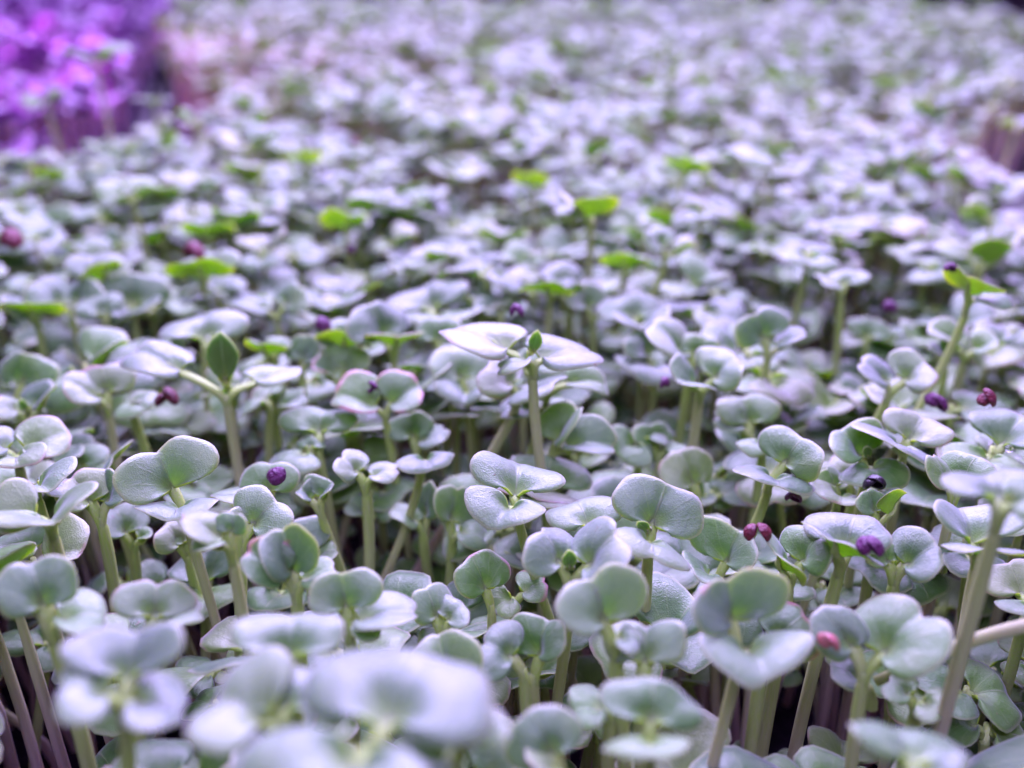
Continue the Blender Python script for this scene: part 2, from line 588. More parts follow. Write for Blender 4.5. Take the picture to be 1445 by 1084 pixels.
# ------------------------------------------------------------------ hero sprouts, placed after the photograph
# label, x, y (stem top), height mm, leaves [(notch x, y, width, flags, {opts})], opts
#  flags: n = rises towards the viewer (underside shows), f = away, p = rosy margin
HERO = []


def H(nick, x, y, z, leaves, **o):
    HERO.append((nick, x, y, z, leaves, o))


H('rising leaves and a small bright upright true leaf between them', 317, 545, 57,
  [(190, 484, 88, 'f', dict(far=1.10, fold=0, roll=0, curl=-.06)), (418, 512, 80, 'f', dict(far=1.10, fold=0, roll=0, curl=-.05))], true=[(313, 480, 45)], lean=(2, -3))
H('one big drooping mitten leaf, tucked under the sprout with the upright true leaf', 380, 560, 50, [(345, 556, 84, '', dict(roll=8, curl=-.10, notch=.10))], lean=(0, -2))
H('white veined heart leaves joining the tall twin stems at the centre', 752, 500, 66,
  [(640, 446, 116, 'f', dict(far=1.12, roll=0, curl=-.05, notch=.06, cup=0, fold=0)), (838, 478, 112, 'f', dict(far=1.14, roll=0, curl=-.08, cup=0, fold=0)), (700, 512, 60, '', {})], true=[(757, 472, 36)], lean=(12, -6), bow=(-5, -2), thick=1.12)
H('frosted lavender leaf over a green one, stem slanting down', 738, 548, 56,
  [(695, 508, 94, 'f', dict(roll=6)), (784, 550, 104, 'n', dict(el=26, roll=4, curl=-.06, fold=0))], lean=(-24, -8))
H('thin pale leaf tier crossing low on the central stems', 764, 572, 52,
  [(812, 590, 70, '', dict(roll=-6, fold=0)), (706, 574, 66, '', dict(roll=6, fold=0)), (764, 560, 60, 'f', {})], lean=(-12, -2))
H('narrow pale leaf with a brown spotted rim reaching sideways', 775, 542, 55, [(852, 527, 50, '', dict(roll=-12, curl=-.16)), (735, 548, 44, 'n', {})], lean=(-4, 0))
H('green folded leaf above a frosty grey one beside the central stems', 776, 628, 50,
  [(812, 572, 62, 'n', dict(fold=.2)), (866, 616, 66, '', dict(roll=-12, curl=-.06))], lean=(4, -4))
H('two bean shaped leaves, the lower one curled over', 660, 545, 50,
  [(645, 482, 86, 'f', dict(notch=.08, curl=-.16)), (655, 556, 84, 'n', dict(el=10, curl=-.2))], lean=(6, 2))
H('wide lens shaped leaf above a bow shaped leaf', 726, 702, 57,
  [(733, 640, 132, 'f', dict(el=14, notch=0, curl=-.10, cup=-.04)), (700, 724, 112, '', dict(el=2, curl=-.10, notch=.06, cup=.04))], lean=(12, -2))
H('tiny bud and thick tapering stem holding a pale pair', 990, 540, 56,
  [(1035, 500, 100, 'f', dict(curl=-.10, roll=-12)), (965, 521, 84, 'n', dict(el=22, roll=10, curl=-.05))], lean=(-1, -2))
H('puffy grey leaf with a deep middle groove', 1062, 604, 47, [(1052, 556, 90, 'f', dict(crease=.07, curl=-.15)), (1010, 585, 40, '', {})])
H('slanting wide leaf with a pale rim on a leaning thick stem', 1092, 664, 54,
  [(1102, 672, 108, 'n', dict(el=18, roll=14, curl=-.06)), (1128, 612, 102, 'f', dict(roll=-12, curl=-.12))], lean=(-16, -6))
H('small pale wavy leaf hooked at one end', 1078, 622, 52, [(1080, 618, 72, 'n', dict(el=16, roll=-12, curl=-.16, notch=.1))], lean=(-3, 0))
H('lavender butterfly leaves on a slender leaning stem', 1262, 541, 55,
  [(1217, 508, 56, '', dict(roll=12)), (1303, 507, 78, '', dict(roll=-12))], lean=(-13, -2))
H('green trumpet leaf on a long pink leaning stem', 1372, 415, 66,
  [(1368, 389, 84, 'n', dict(fold=.12, curl=.02)), (1430, 416, 44, '', dict(roll=-4))], lean=(-24, -10))
H('pale wing leaves crossed by the long pink stem', 1365, 492, 53, [(1312, 460, 62, 'n', {}), (1408, 482, 64, '', dict(roll=-12))])
H('notched lavender leaf beside the long pink stem', 1338, 508, 50, [(1325, 477, 50, 'f', dict(notch=.12))])
H('white oval leaf over a long knife edged leaf', 1278, 622, 56,
  [(1303, 588, 94, 'f', dict(roll=-8)), (1265, 614, 118, 'n', dict(el=20, roll=13, curl=0, ripple=.005))], lean=(4, 0))
H('mauve heart leaf and a green bud', 1226, 648, 54,
  [(1190, 606, 96, 'f', dict(roll=10)), (1245, 668, 92, 'n', dict(el=5, roll=-8, curl=-.12))], true=[(1222, 632, 20)], lean=(2, -2))
H('shadowed blue green leaf under the mauve heart leaf', 1208, 688, 47, [(1178, 642, 68, 'f', dict(curl=-.14))])
H('thin leaf with a rosy speckled rim, slanting', 1188, 690, 51, [(1192, 679, 92, 'np', dict(el=16, roll=15, curl=-.03)), (1165, 660, 50, 'f', {})], lean=(-6, -2))
H('dark cupped leaf turned upright around a split hull', 1240, 728, 51, [(1272, 692, 66, 'n', dict(fold=.25, roll=50, notch=0)), (1226, 692, 26, 'n', {})])
H('broad leaf rising above a light green flange and purple hull', 1192, 778, 56,
  [(1206, 722, 120, 'f', dict(notch=0, curl=-.12)), (1180, 748, 124, 'n', dict(roll=2, curl=-.04))], lean=(-2, -4))
H('twin pale lobes jutting out to the side', 1262, 800, 54, [(1322, 768, 84, '', dict(roll=-14)), (1245, 770, 50, 'f', {})], lean=(6, 3))
H('bright green keel leaf under a red double hull', 1116, 800, 53,
  [(1100, 776, 92, 'n', dict(roll=22, fold=.1, curl=-.02)), (1155, 756, 104, 'f', dict(roll=6))], lean=(-2, -4))
H('largest upright heart leaf with a pink notch', 1048, 900, 57,
  [(1016, 812, 158, 'fp', dict(el=54, notch=.10, curl=.02, cup=.02)), (1084, 934, 150, 'n', dict(curl=-.16, cup=.04, notch=.04))], lean=(-8, -8))
H('rosy edged leaf behind the largest heart leaf', 1082, 908, 50, [(1134, 866, 84, 'p', dict(roll=-30))])
H('broad grey green leaf with a brown spot', 1222, 932, 54,
  [(1298, 850, 130, 'f', dict(el=42, roll=4, notch=.08)), (1160, 860, 66, 'n', dict(roll=30))], lean=(2, -6))
H('tallest straight stem by the picture border', 1416, 706, 74,
  [(1392, 664, 130, 'f', dict(roll=4)), (1470, 700, 90, '', {})], lean=(1, -1))
H('pale folded leaf behind the tallest straight stem', 1348, 690, 56, [(1372, 640, 78, 'f', dict(roll=12)), (1320, 640, 46, 'n', {})])
H('smooth saddle shaped leaf above a wavy one', 1382, 772, 57,
  [(1358, 712, 132, 'f', dict(el=20, curl=-.06, cup=.10)), (1390, 770, 108, 'n', dict(curl=-.12, ripple=.03))], lean=(1, -1))
H('grey twin leaves in front of the lens shaped leaf', 805, 806, 56,
  [(768, 746, 96, 'f', dict(el=48, roll=-6)), (888, 772, 122, 'f', dict(el=44, roll=-10, notch=.08))], true=[(802, 780, 18)], lean=(-4, 6))
H('two round coin like lobes, light lavender', 866, 892, 58,
  [(820, 832, 150, 'f', dict(el=52, notch=.09, curl=-.02)), (905, 905, 60, 'n', {})], lean=(2, -3))
H('long slanting leaf pair with a green bud', 918, 752, 56,
  [(944, 706, 136, 'f', dict(el=40, roll=-24, notch=.03, curl=-.05)), (928, 770, 112, 'n', dict(roll=24, curl=-.12))], true=[(902, 738, 16)], lean=(4, -4))
H('domed lavender leaf behind the grey twin leaves', 838, 744, 52, [(815, 700, 114, 'f', dict(curl=-.14)), (870, 770, 50, 'n', {})])
H('large bow tie leaf with a curled rim', 905, 948, 55, [(912, 868, 106, 'f', dict(el=26, roll=16, curl=-.04, notch=.09))], lean=(0, -2))
H('big domed leaf, green at its base, above a flat pale one', 918, 1036, 59,
  [(925, 950, 136, 'f', dict(el=28, notch=.02, curl=-.14)), (916, 1054, 114, 'n', dict(curl=-.12))], lean=(2, 2))
H('lit heart leaf with a clear midvein', 256, 706, 55,
  [(222, 630, 124, 'f', dict(el=52, roll=10, curl=.02, notch=.07)), (244, 714, 106, 'n', dict(roll=-2, curl=-.12))], lean=(3, -2))
H('pale butterfly leaves on a thin olive stem', 515, 670, 51,
  [(482, 640, 60, 'f', dict(notch=.10)), (560, 656, 52, '', dict(roll=10))], lean=(-4, -2))
H('cream leaf curled at both ends on a slanting stem', 598, 640, 51, [(603, 630, 80, 'n', dict(el=15, curl=-.14, roll=-4))], lean=(-17, -6))
H('lilac leaf tucked behind the cream curled leaf', 586, 624, 46, [(578, 582, 58, 'f', {}), (625, 600, 44, '', {})])
H('brown tinged shrivelled leaf pair on a green stem', 436, 632, 49, [(412, 611, 82, 'n', dict(el=14, curl=-.2, notch=.02, cup=-.1)), (440, 615, 40, 'f', {})], lean=(2, -2), brown=1)
H('hooded leaf wearing a round purple hull', 378, 700, 50, [(378, 652, 86, 'f', dict(cup=-.1, curl=-.12)), (300, 690, 60, '', {})])
H('satin pale leaf with a green fold in front of the hooded leaf', 340, 748, 56, [(392, 702, 90, 'f', dict(roll=-24)), (320, 722, 34, 'n', {})], lean=(-2, -2))
H('yellow green cup catching light from behind', 446, 706, 49, [(466, 680, 46, 'n', dict(fold=.3)), (424, 688, 48, 'f', dict(fold=.2))], lean=(6, -2))
H('knife edged curved leaf above dark stems', 146, 664, 49, [(152, 636, 92, 'n', dict(roll=-36, curl=-.05))], lean=(1, 1), brown=1)
H('deep green leaf in the shade of the knife edged leaf', 112, 668, 44, [(108, 624, 76, 'f', dict(curl=-.16))])
H('three lavender blades meeting at a point', 22, 634, 55, [(92, 604, 76, '', dict(roll=-14)), (-22, 612, 64, '', {}), (24, 660, 80, 'n', dict(el=12))])
H('long flat leaf across a hollow near the edge', 45, 678, 57, [(50, 654, 112, 'n', dict(el=20, roll=-8, curl=-.03)), (95, 690, 60, '', {})])
H('thick stemmed sprout with a blurred ribbon leaf', 66, 722, 61, [(60, 694, 134, 'n', dict(el=22, roll=-10, curl=-.04)), (-10, 730, 90, '', {})], lean=(5, -2))
H('cupped lavender lobes on crossing olive stems', 138, 716, 52, [(104, 668, 74, 'f', dict(roll=10)), (168, 668, 72, 'f', dict(notch=.12))], lean=(-6, -4))
H('glossy rounded leaf in soft focus beside a white one', 66, 868, 60, [(42, 790, 92, 'f', {}), (150, 858, 96, '', dict(roll=6))], lean=(-2, -1))
H('lilac leaf with a hooked notch over the dark hole', 215, 878, 58, [(222, 818, 110, 'f', dict(notch=.13, roll=-8)), (280, 850, 60, '', {})], lean=(-10, -10))
H('blurred twin stems carrying stacked white leaves', 322, 758, 62, [(262, 724, 62, '', {}), (272, 776, 60, '', {}), (330, 726, 30, 'n', {})], lean=(0, -4))
H('cup shaped leaf behind pink tipped ones', 418, 818, 58, [(398, 745, 66, 'n', dict(fold=.3)), (350, 775, 60, 'p', dict(roll=40)), (470, 796, 56, '', {})], lean=(1, -4))
H('blunt white topped leaf, green at its stalk', 405, 944, 62, [(405, 852, 156, 'f', dict(el=24, notch=.01, curl=-.14, cup=-.04)), (400, 965, 70, 'n', {})], lean=(2, 0))
H('creamy four lobed leaves with an orange spot', 492, 872, 56, [(482, 806, 90, 'f', {}), (582, 850, 86, '', dict(roll=6)), (540, 880, 60, 'n', {})], lean=(-4, -3))
H('small grey green pair next to the creamy four lobed leaves', 622, 880, 50, [(602, 828, 62, 'f', {}), (650, 850, 60, '', {})])
H('boxy leaf with a rosy corner', 694, 842, 47, [(668, 786, 76, 'fp', dict(notch=0, cup=-.1))], lean=(1, 0))
H('drab brown rimmed leaf bent in two', 728, 836, 44, [(698, 862, 58, 'n', {}), (768, 816, 58, 'p', {})])
H('crinkled S shaped leaf', 738, 930, 50, [(680, 900, 90, '', dict(notch=.12, roll=14))])
H('shaded leaf with a shiny ridge', 752, 938, 47, [(768, 870, 84, 'f', dict(roll=24, cup=-.12))])
H('folded leaf with a ragged pale seam', 636, 980, 49, [(615, 896, 92, 'f', dict(crease=.12, roll=20))])
H('huge blurred white leaves near the lens', 520, 1030, 71, [(600, 946, 310, 'f', dict(el=6, notch=.06, roll=8)), (430, 1062, 290, 'n', dict(el=4, curl=-.1))], lean=(2, 4))
H('blurred cream lobe at the side of the huge white leaves', 640, 1060, 66, [(672, 985, 120, 'f', {}), (560, 1075, 90, 'n', {})])
H('soft white leaf behind the huge blurred leaves', 392, 1010, 66, [(312, 1014, 190, '', dict(el=5)), (420, 950, 170, 'f', dict(el=12))])
H('star of blurred lavender leaves on a bent stem', 172, 972, 66, [(84, 964, 118, '', {}), (196, 906, 165, 'f', dict(el=15)), (262, 996, 130, '', dict(roll=6))], lean=(-14, -6))
H('blurred arching leaf with a green belly by the bottom', 1300, 1080, 62, [(1262, 1010, 176, 'f', dict(roll=-16, curl=-.12)), (1340, 1090, 90, 'n', {})])
H('drooping leaf beside the big domed leaf', 862, 990, 50, [(806, 1000, 94, '', dict(roll=-10))])
H('tall oval leaf standing over another by the bottom edge', 790, 1080, 55, [(752, 1004, 96, 'f', dict(roll=12)), (760, 1084, 80, 'n', {})])
H('small smooth leaf touching the lying pink stem', 1296, 985, 48, [(1256, 956, 66, 'f', {}), (1335, 1000, 70, '', dict(notch=.12))])
H('flattened pale leaf low between dark stems', 1010, 806, 44, [(1040, 746, 112, 'f', dict(cup=.06)), (980, 800, 80, '', {})])
H('drooping bag shaped leaf beside the thick tapering stem', 985, 692, 43, [(962, 634, 66, 'f', dict(roll=20, cup=-.14))])
H('pale tongue leaf low beside the central stems', 905, 615, 46, [(880, 650, 72, 'n', dict(roll=24)), (925, 606, 60, '', {})])
H('wrinkled mid green leaf behind the pale tongue leaf', 930, 632, 44, [(922, 595, 66, 'f', {}), (955, 622, 56, '', {})])
H('light rounded leaf low in the middle hollow', 596, 738, 40, [(596, 680, 56, 'f', dict(roll=50)), (560, 710, 40, '', {})])
H('heart leaf with a white rim in the hollow', 640, 745, 41, [(645, 684, 70, 'f', dict(roll=-50, notch=.1)), (690, 752, 64, '', dict(curl=-.16))])
H('glossy wet dark leaf in the hollow', 520, 724, 37, [(495, 706, 56, '', {}), (552, 704, 60, '', {})])
H('twin rounded lobes low beside the yellow green cup', 432, 790, 42, [(410, 736, 78, 'f', dict(roll=30)), (472, 770, 62, '', {})])
H('small dark mitten leaf above the blurred white leaves', 262, 775, 44, [(236, 738, 62, 'f', {}), (262, 720, 56, 'f', {})])
H('almost black leaf with a purple tip', 188, 760, 43, [(165, 712, 72, 'f', dict(roll=-20)), (215, 750, 44, '', {})], brown=1)
H('pink rimmed leaf with a rose coloured end', 150, 560, 51, [(142, 512, 88, 'fp', dict(curl=-.1)), (92, 536, 56, '', {})], lean=(4, -2))
H('brown edged curled leaf on a bright green stem', 182, 566, 50, [(188, 545, 64, 'n', dict(el=15, curl=-.2)), (214, 552, 34, 'n', {})], lean=(2, -2), brown=1)
H('soft heart leaf with a rosy nick and a bud', 38, 582, 49, [(78, 542, 66, '', dict(notch=.12)), (2, 556, 64, 'fp', {})], true=[(31, 566, 12)], lean=(2, -1))
H('grey violet leaf by the edge', 18, 552, 48, [(28, 496, 98, 'f', {})])
H('dim violet leaf under the funnel at the edge', 14, 484, 42, [(42, 482, 62, '', {}), (55, 466, 50, 'f', {})])
H('oval silver leaf with a red speck', 188, 440, 48, [(179, 382, 88, 'f', dict(notch=0, cup=.05, roll=-6))], speck=1)
H('wide silvery leaf pair overlapping', 98, 432, 51, [(62, 392, 90, 'f', dict(roll=-6)), (118, 390, 62, 'f', {})])
H('small drooping white leaf over a thick green stem', 148, 444, 51, [(130, 418, 68, '', dict(roll=10)), (162, 436, 34, '', {})], lean=(0, -2))
H('green funnel with a wavy rim', 52, 448, 50, [(40, 424, 84, 'n', dict(roll=6)), (10, 412, 64, 'f', {})])
H('white and lime folded leaf pair', 140, 394, 53, [(126, 358, 78, 'f', {}), (150, 370, 72, 'n', {})])
H('bright bow tie leaf behind the rising leaves', 288, 482, 53, [(284, 430, 118, 'f', dict(el=25, notch=.07, curl=-.12)), (320, 474, 40, '', {})])
H('lime funnel carrying a dark red hull', 286, 392, 55, [(278, 364, 88, 'n', {}), (300, 352, 98, 'f', {})], lean=(0, -2))
H('pale leaf with a pink tip beside a broad white one', 388, 436, 51, [(322, 415, 52, '', {}), (420, 400, 76, 'f', {})])
H('dark green oval leaf beside a larger silver one', 388, 572, 47, [(432, 556, 48, '', {}), (372, 540, 44, 'f', {})])
H('large silvery domed leaf with fine wrinkles', 446, 618, 50, [(447, 556, 100, 'f', dict(el=25, curl=-.12, notch=.03))], lean=(3, -2))
H('rosy toothed leaf paired with a cupped white one', 541, 572, 52, [(474, 552, 70, 'p', dict(roll=10, curl=-.06)), (588, 540, 66, 'p', dict(roll=-24))], lean=(3, -2))
H('grey tent shaped leaf', 478, 532, 50, [(486, 486, 80, 'f', dict(notch=0, curl=-.1)), (442, 514, 50, 'p', {})], lean=(1, -2))
H('stacked pale rounded leaves', 424, 514, 50, [(428, 472, 50, 'f', {}), (450, 498, 54, '', {})])
H('flat green underside with a purple line', 384, 498, 51, [(372, 472, 64, 'n', {}), (405, 480, 50, 'f', {})])
H('umbrella leaf shading two dark hulls', 490, 486, 53, [(484, 460, 80, 'n', {}), (474, 446, 62, 'f', {})], lean=(0, -2))
H('emerald arch leaf with a mauve partner', 556, 486, 54, [(560, 460, 82, 'n', {}), (530, 424, 108, 'f', {})], lean=(-1, -2))
H('mauve rounded leaf beside the emerald arch', 616, 486, 52, [(620, 446, 72, 'f', {}), (650, 478, 52, '', {})])
H('small flat topped green funnel on a straight stem', 778, 412, 56, [(772, 391, 76, 'n', {}), (786, 387, 70, 'f', {})], lean=(0, -1))
H('silver leaf with a green shadow by the flat funnel', 838, 440, 52, [(824, 402, 66, 'f', {}), (865, 425, 46, '', {})])
H('clover like white leaf pair', 898, 452, 54, [(888, 410, 96, 'f', dict(notch=.08)), (910, 442, 80, 'n', dict(el=14))], lean=(0, -2))
H('milky arched leaf dropping to a point', 977, 506, 55, [(932, 450, 80, 'f', dict(roll=-14)), (985, 468, 60, 'f', {})], lean=(1, -2))
H('grey leaf above a white curled one', 925, 508, 50, [(902, 464, 80, 'f', {}), (904, 500, 88, 'n', dict(el=14, curl=-.14))], lean=(1, 1))
H('lime spear leaf with a white partner', 1088, 488, 55, [(1065, 440, 92, 'n', dict(roll=18)), (1134, 466, 62, '', {})], lean=(-2, -2))

# soft, far ones that still read one by one
H('pink lit stem bending over the dark gap at the bed edge', 1424, 112, 62, [(1405, 104, 44, '', {}), (1444, 104, 40, '', {})], lean=(-12, -6), bow=(-8, 0), thick=1.3)
H('short leaning pink stem by the dark gap', 1436, 176, 52, [(1440, 164, 50, 'f', {}), (1410, 170, 36, '', {})], lean=(-12, -10))
H('magenta lit stems forming a V at the bed corner', 276, 168, 58, [(300, 152, 46, 'f', {}), (250, 158, 40, '', {})], lean=(-12, -6))
H('sparse blurred sprout before the violet tray', 218, 140, 60, [(196, 136, 48, 'n', {}), (238, 138, 40, '', {})], lean=(-2, -2))
H('pale sprout reaching over the violet gap', 62, 138, 60, [(40, 150, 50, '', {}), (90, 128, 44, '', {})], lean=(6, -2))
H('tall lone leaf in front of the violet tray', 133, 82, 76, [(92, 66, 52, '', {}), (182, 64, 52, '', {})], lean=(0, 0))
H('lime funnel on a tall stem, blurred', 430, 228, 58, [(424, 214, 46, 'n', {}), (446, 216, 44, 'f', {})])
H('blurred lime leaf near two pale ones', 752, 262, 57, [(745, 240, 54, 'n', {}), (775, 262, 34, 'n', {})])
H('blurred bright green leaf standing above the field', 966, 244, 58, [(966, 226, 60, 'n', {}), (985, 232, 40, 'f', {})])
H('blurred green dome leaf behind the flat funnel', 882, 376, 53, [(882, 350, 66, 'n', {}), (910, 358, 40, 'f', {})])
H('lime winged sprout on a leaning pale stem', 944, 352, 60, [(918, 322, 60, 'n', dict(roll=12)), (980, 344, 50, 'n', dict(roll=8))], lean=(-16, -8))
H('blurred olive leaf among white ones', 296, 334, 54, [(290, 315, 70, 'n', {}), (310, 310, 60, 'f', {})])
H('blurred lime leaf behind the umbrella leaf', 486, 322, 54, [(490, 302, 66, 'n', {}), (520, 306, 40, 'f', {})])
H('pale shelf leaf on a thin pink stem', 1188, 402, 57, [(1205, 378, 60, 'f', {}), (1160, 386, 60, 'n', {})], lean=(-1, -1))
H('dim lavender leaf low under the shelf leaf', 1222, 478, 44, [(1230, 450, 62, 'f', {}), (1180, 472, 44, '', {})])

PALE = ('largest upright heart', 'two round coin', 'long slanting leaf pair', 'lens shaped leaf above', 'huge blurred', 'soft white', 'lilac leaf with', 'grey twin', 'saddle shaped',
        'white oval', 'creamy', 'bow tie', 'white veined', 'butterfly', 'satin pale', 'star of', 'blurred cream', 'lit heart leaf', 'rising leaves and')
MINE = []          # (nick, empty, node xyz, base xy)
SAMPLES = []       # sample points of hero leaves, for keeping others from standing in front


def frame_from(dirv, roll):
    y = dirv / np.linalg.norm(dirv)
    x = np.cross(y, np.array([0, 0, 1.0]))
    x /= np.linalg.norm(x)
    z = np.cross(x, y)
    c, s_ = math.cos(roll), math.sin(roll)
    x2 = x * c + z * s_
    z2 = -x * s_ + z * c
    return np.stack([x2, y, z2], 1)          # columns


def tone_rosy(flags):
    return 1.0 if 'p' in flags else 0.0


def build_hero(idx, nick, px, py, z, leaves, o):
    node = at_z(px, py, z)
    dep = (node - CAM) @ FW
    lean = o.get('lean', (random.uniform(-4, 4), random.uniform(-4, 3)))
    base = np.array([node[0] + lean[0], node[1] + lean[1] + 0.0, 0.0])
    e = bpy.data.objects.new('radish_sprout', None)
    COL.objects.link(e)
    e.location = base * MM
    tag(e, cat='sprout', group='radish sprouts growing in the tray')
    r0 = random.uniform(.68, .90) * o.get('thick', 1)
    fr = dep / 160.0
    bow = o.get('bow', (random.uniform(-4, 4), random.uniform(-4, 4)))
    n0 = node - base
    p1 = np.array([bow[0], bow[1], z * .35])
    p2 = np.array([n0[0] - lean[0] * -.12 + bow[0] * .4, n0[1] - lean[1] * -.12, z * .72])
    C = bez(np.array([0, 0, -1.5]), p1, p2, n0, 15)
    rad = r0 * np.concatenate([np.linspace(1.0, .88, 10), [.88, .9, .9, .8, .4]])
    C2 = C.copy(); C2[-1] -= (C[-1] - C[-3]) * .22
    V, F, UV, MI = tube(C2, rad, 12)
    st = add('stem', make_mesh('stem', V, F, UV, MI), e)
    for (tx, ty, wpx, flags, lo) in leaves:
        W = wpx * dep / FPX
        W = float(np.clip(W, 4.0, 22))
        pet = W * (.12 if len(leaves) < 3 else .16)
        D = pet + .44 * W
        d = ray(tx, ty); d = d / np.linalg.norm(d)
        oc = CAM - node
        b = oc @ d
        mind2 = oc @ oc - b * b
        elong = 1.0
        if lo.get('far'):
            D = max(D, math.sqrt(mind2) * lo['far'])
            elong = min(1.8, max(1.0, (D - .14 * W) / (.46 * W)))
            pet = max(D - .46 * W * elong, .1 * W)
        if mind2 >= D * D:
            t = -b
            D2 = math.sqrt(mind2)
            W = min(W * 1.16, W * D2 / D, 24)
            elong = min(1.8, (D2 - .16 * W) / (.46 * W))
            pet = max(D2 - .46 * W * elong, .12 * W)
        else:
            h_ = math.sqrt(D * D - mind2)
            cand = [-b - h_, -b + h_]
            if 'n' in flags:
                t = cand[0]
            elif 'f' in flags:
                t = cand[1]
            else:
                el = [abs((CAM + d * q - node)[2] / D - .08) for q in cand]
                t = cand[int(np.argmin(el))]
        tip = CAM + d * t
        dv = tip - node
        # keep the leaf from standing too steeply
        h2 = math.hypot(dv[0], dv[1])
        el = math.atan2(dv[2], h2)
        if 'n' in flags:
            el = min(max(el, R(-20)), R(52))
        else:
            el = min(max(el, R(-30)), R(48))
        if 'el' in lo:
            el = R(lo['el'])
        Ld = np.linalg.norm(dv)
        dv = np.array([dv[0] / max(h2, 1e-6) * math.cos(el), dv[1] / max(h2, 1e-6) * math.cos(el), math.sin(el)]) * Ld
        q = dict(notch=random.uniform(.02, .08), curl=random.uniform(-.09, .0), cup=random.uniform(-.03, .04),
                 crease=random.uniform(.012, .03), ripple=random.uniform(.012, .032), asym=random.uniform(-.16, .16),
                 fold=random.choice([0, 0, 0, .10, .18, -.10]))
        roll = lo.get('roll', random.uniform(-8, 8))
        q.update({k: v for k, v in lo.items() if k not in ('roll', 'el', 'far')})
        Rm = frame_from(dv, R(roll))
        dn = C[-4] - C[-1]; dn = Rm.T @ (dn / np.linalg.norm(dn))
        V, F, UV, MI = blade(W, pet, 30, 10, down=tuple(dn), seed=idx * 7 + int(tx), thick=.27 if W < 14 else .36, petr=.74 * r0, length=elong, **q)
        Vw = V @ Rm.T + n0
        lf = add('cotyledon', make_mesh('cotyledon', Vw, F, UV, MI), e)
        lf['rosy'] = max(tone_rosy(flags), 0.0)
        lf['pale'] = .32 if any(q_ in nick for q_ in PALE) else random.choice([0.0, 0.0, .1, .2])
        for a, bb in ((0, .25), (-.32, .2), (.32, .2), (0, .05)):
            SAMPLES.append(node + Rm @ np.array([a * W, pet + bb * W, 0]))
    for (tx, ty, hpx) in o.get('true', []):
        Lm = max(hpx * dep / FPX, 2.0)
        top = CAM + ray(tx, ty) / 1.0 * (dep - .5)
        dv = top - node
        V, F, UV, MI = blade(Lm * .78, Lm * .16, 18, 8, notch=0, curl=.05, cup=.10, crease=.05, ripple=.012, thick=.5, seed=idx,
                             petr=.4, shape='oval', length=1.15)
        y = dv / np.linalg.norm(dv)
        x = np.array([1.0, .15, 0]); x -= y * (x @ y); x /= np.linalg.norm(x)
        zz = np.cross(x, y)
        Rm = np.stack([x, y, zz], 1)
        s_ = np.linalg.norm(dv) / (Lm * 1.07) if np.linalg.norm(dv) < Lm * 2 else 1
        tl = add('true_leaf', make_mesh('true_leaf', (V * s_) @ Rm.T + n0, F, UV, MI, mats=[M_YOUNG, M_UND, M_STEM]), e)
        tl['label'] = 'small upright young true leaf'
        for bb in (.2, .5, .8):
            SAMPLES.append(node + dv * bb)
    MINE.append((nick, e, node, base))
    SAMPLES.append(node)
    return e


for i, h in enumerate(HERO):
    build_hero(i, *h)
    art = 'sprout with '
    MINE[i][1]['label'] = h[0] if 'sprout' in h[0].split(' the ')[0] else art + h[0]

# a bare stem lying across in front of its neighbours
e = bpy.data.objects.new('fallen_stem', None)
COL.objects.link(e)
a3, b3 = at_z(1236, 962, 46), at_z(1475, 890, 54)
e.location = a3 * MM
mid = (a3 + b3) / 2 + np.array([0, -1, 3.5])
V, F, UV, MI = tube(bez(np.zeros(3), (mid - a3) * .7, (mid - a3) * 1.35, (b3 - a3) * 1.2, 14), np.linspace(.55, .80, 14), 12, v0=.62, v1=.42)
add('stem', make_mesh('stem', V, F, UV, MI), e)
for q_ in np.linspace(.05, 1, 9):
    SAMPLES.append(a3 + (b3 - a3) * q_)
V, F, UV, MI = blade(7, 1.5, seed=3)
lf = add('cotyledon', make_mesh('cotyledon', V @ Matrix.Rotation(R(70), 3, 'Z').to_3x3().transposed().__array__() if False else V, F, UV, MI), e)
lf.rotation_euler = (R(10), R(10), R(65))
tag(e, 'pale pink stem lying slantwise across the upright stems', 'stem')

# ------------------------------------------------------------------ the other sprouts of the bed
sx = np.array([proj(s)[:3] for s in SAMPLES])
hero_base = np.array([m[3][:2] for m in MINE])
hero_node = np.array([m[2][:2] for m in MINE])
# hollows in the canopy: ellipses in the photograph where only low leaves grow (x, y, rx, ry, height cap)
GAPS = [(250, 885, 48, 42, 6), (225, 765, 95, 42, 22), (545, 760, 75, 55, 24), (640, 600, 50, 40, 26), (1000, 735, 75, 34, 20),
        (880, 560, 70, 50, 30), (1300, 715, 40, 45, 22), (90, 985, 70, 70, 14), (1060, 1000, 90, 45, 20), (730, 995, 50, 30, 12),
        (820, 665, 90, 26, 22), (1180, 870, 60, 40, 28), (1330, 850, 70, 50, 26), (600, 690, 60, 45, 32), (330, 640, 110, 30, 30),
        (160, 460, 90, 28, 34), (1170, 450, 70, 40, 36), (600, 250, 55, 22, 30), (1150, 205, 60, 18, 36), (870, 285, 45, 16, 34), (820, 130, 60, 8, 40)]
LEAFT, STEMT, ELT = [], [], []
for k in range(22):
    prm = dict(notch=random.uniform(.01, .10), curl=random.uniform(-.11, .02), cup=random.uniform(-.05, .06), crease=random.uniform(.012, .035),
               ripple=random.uniform(.012, .040), asym=random.uniform(-.2, .2), seed=100 + k,
               fold=random.choice([0, 0, 0, .12, .22, -.12]))
    el_ = R(-15 + 38 * k / 21)
    ELT.append(el_)
    prm['down'] = (0, -math.sin(el_), -math.cos(el_))
    LEAFT.append((prm, make_mesh('cotyledon', *blade(12, random.uniform(1.1, 2.0), 24, 8, thick=.27, **prm))))
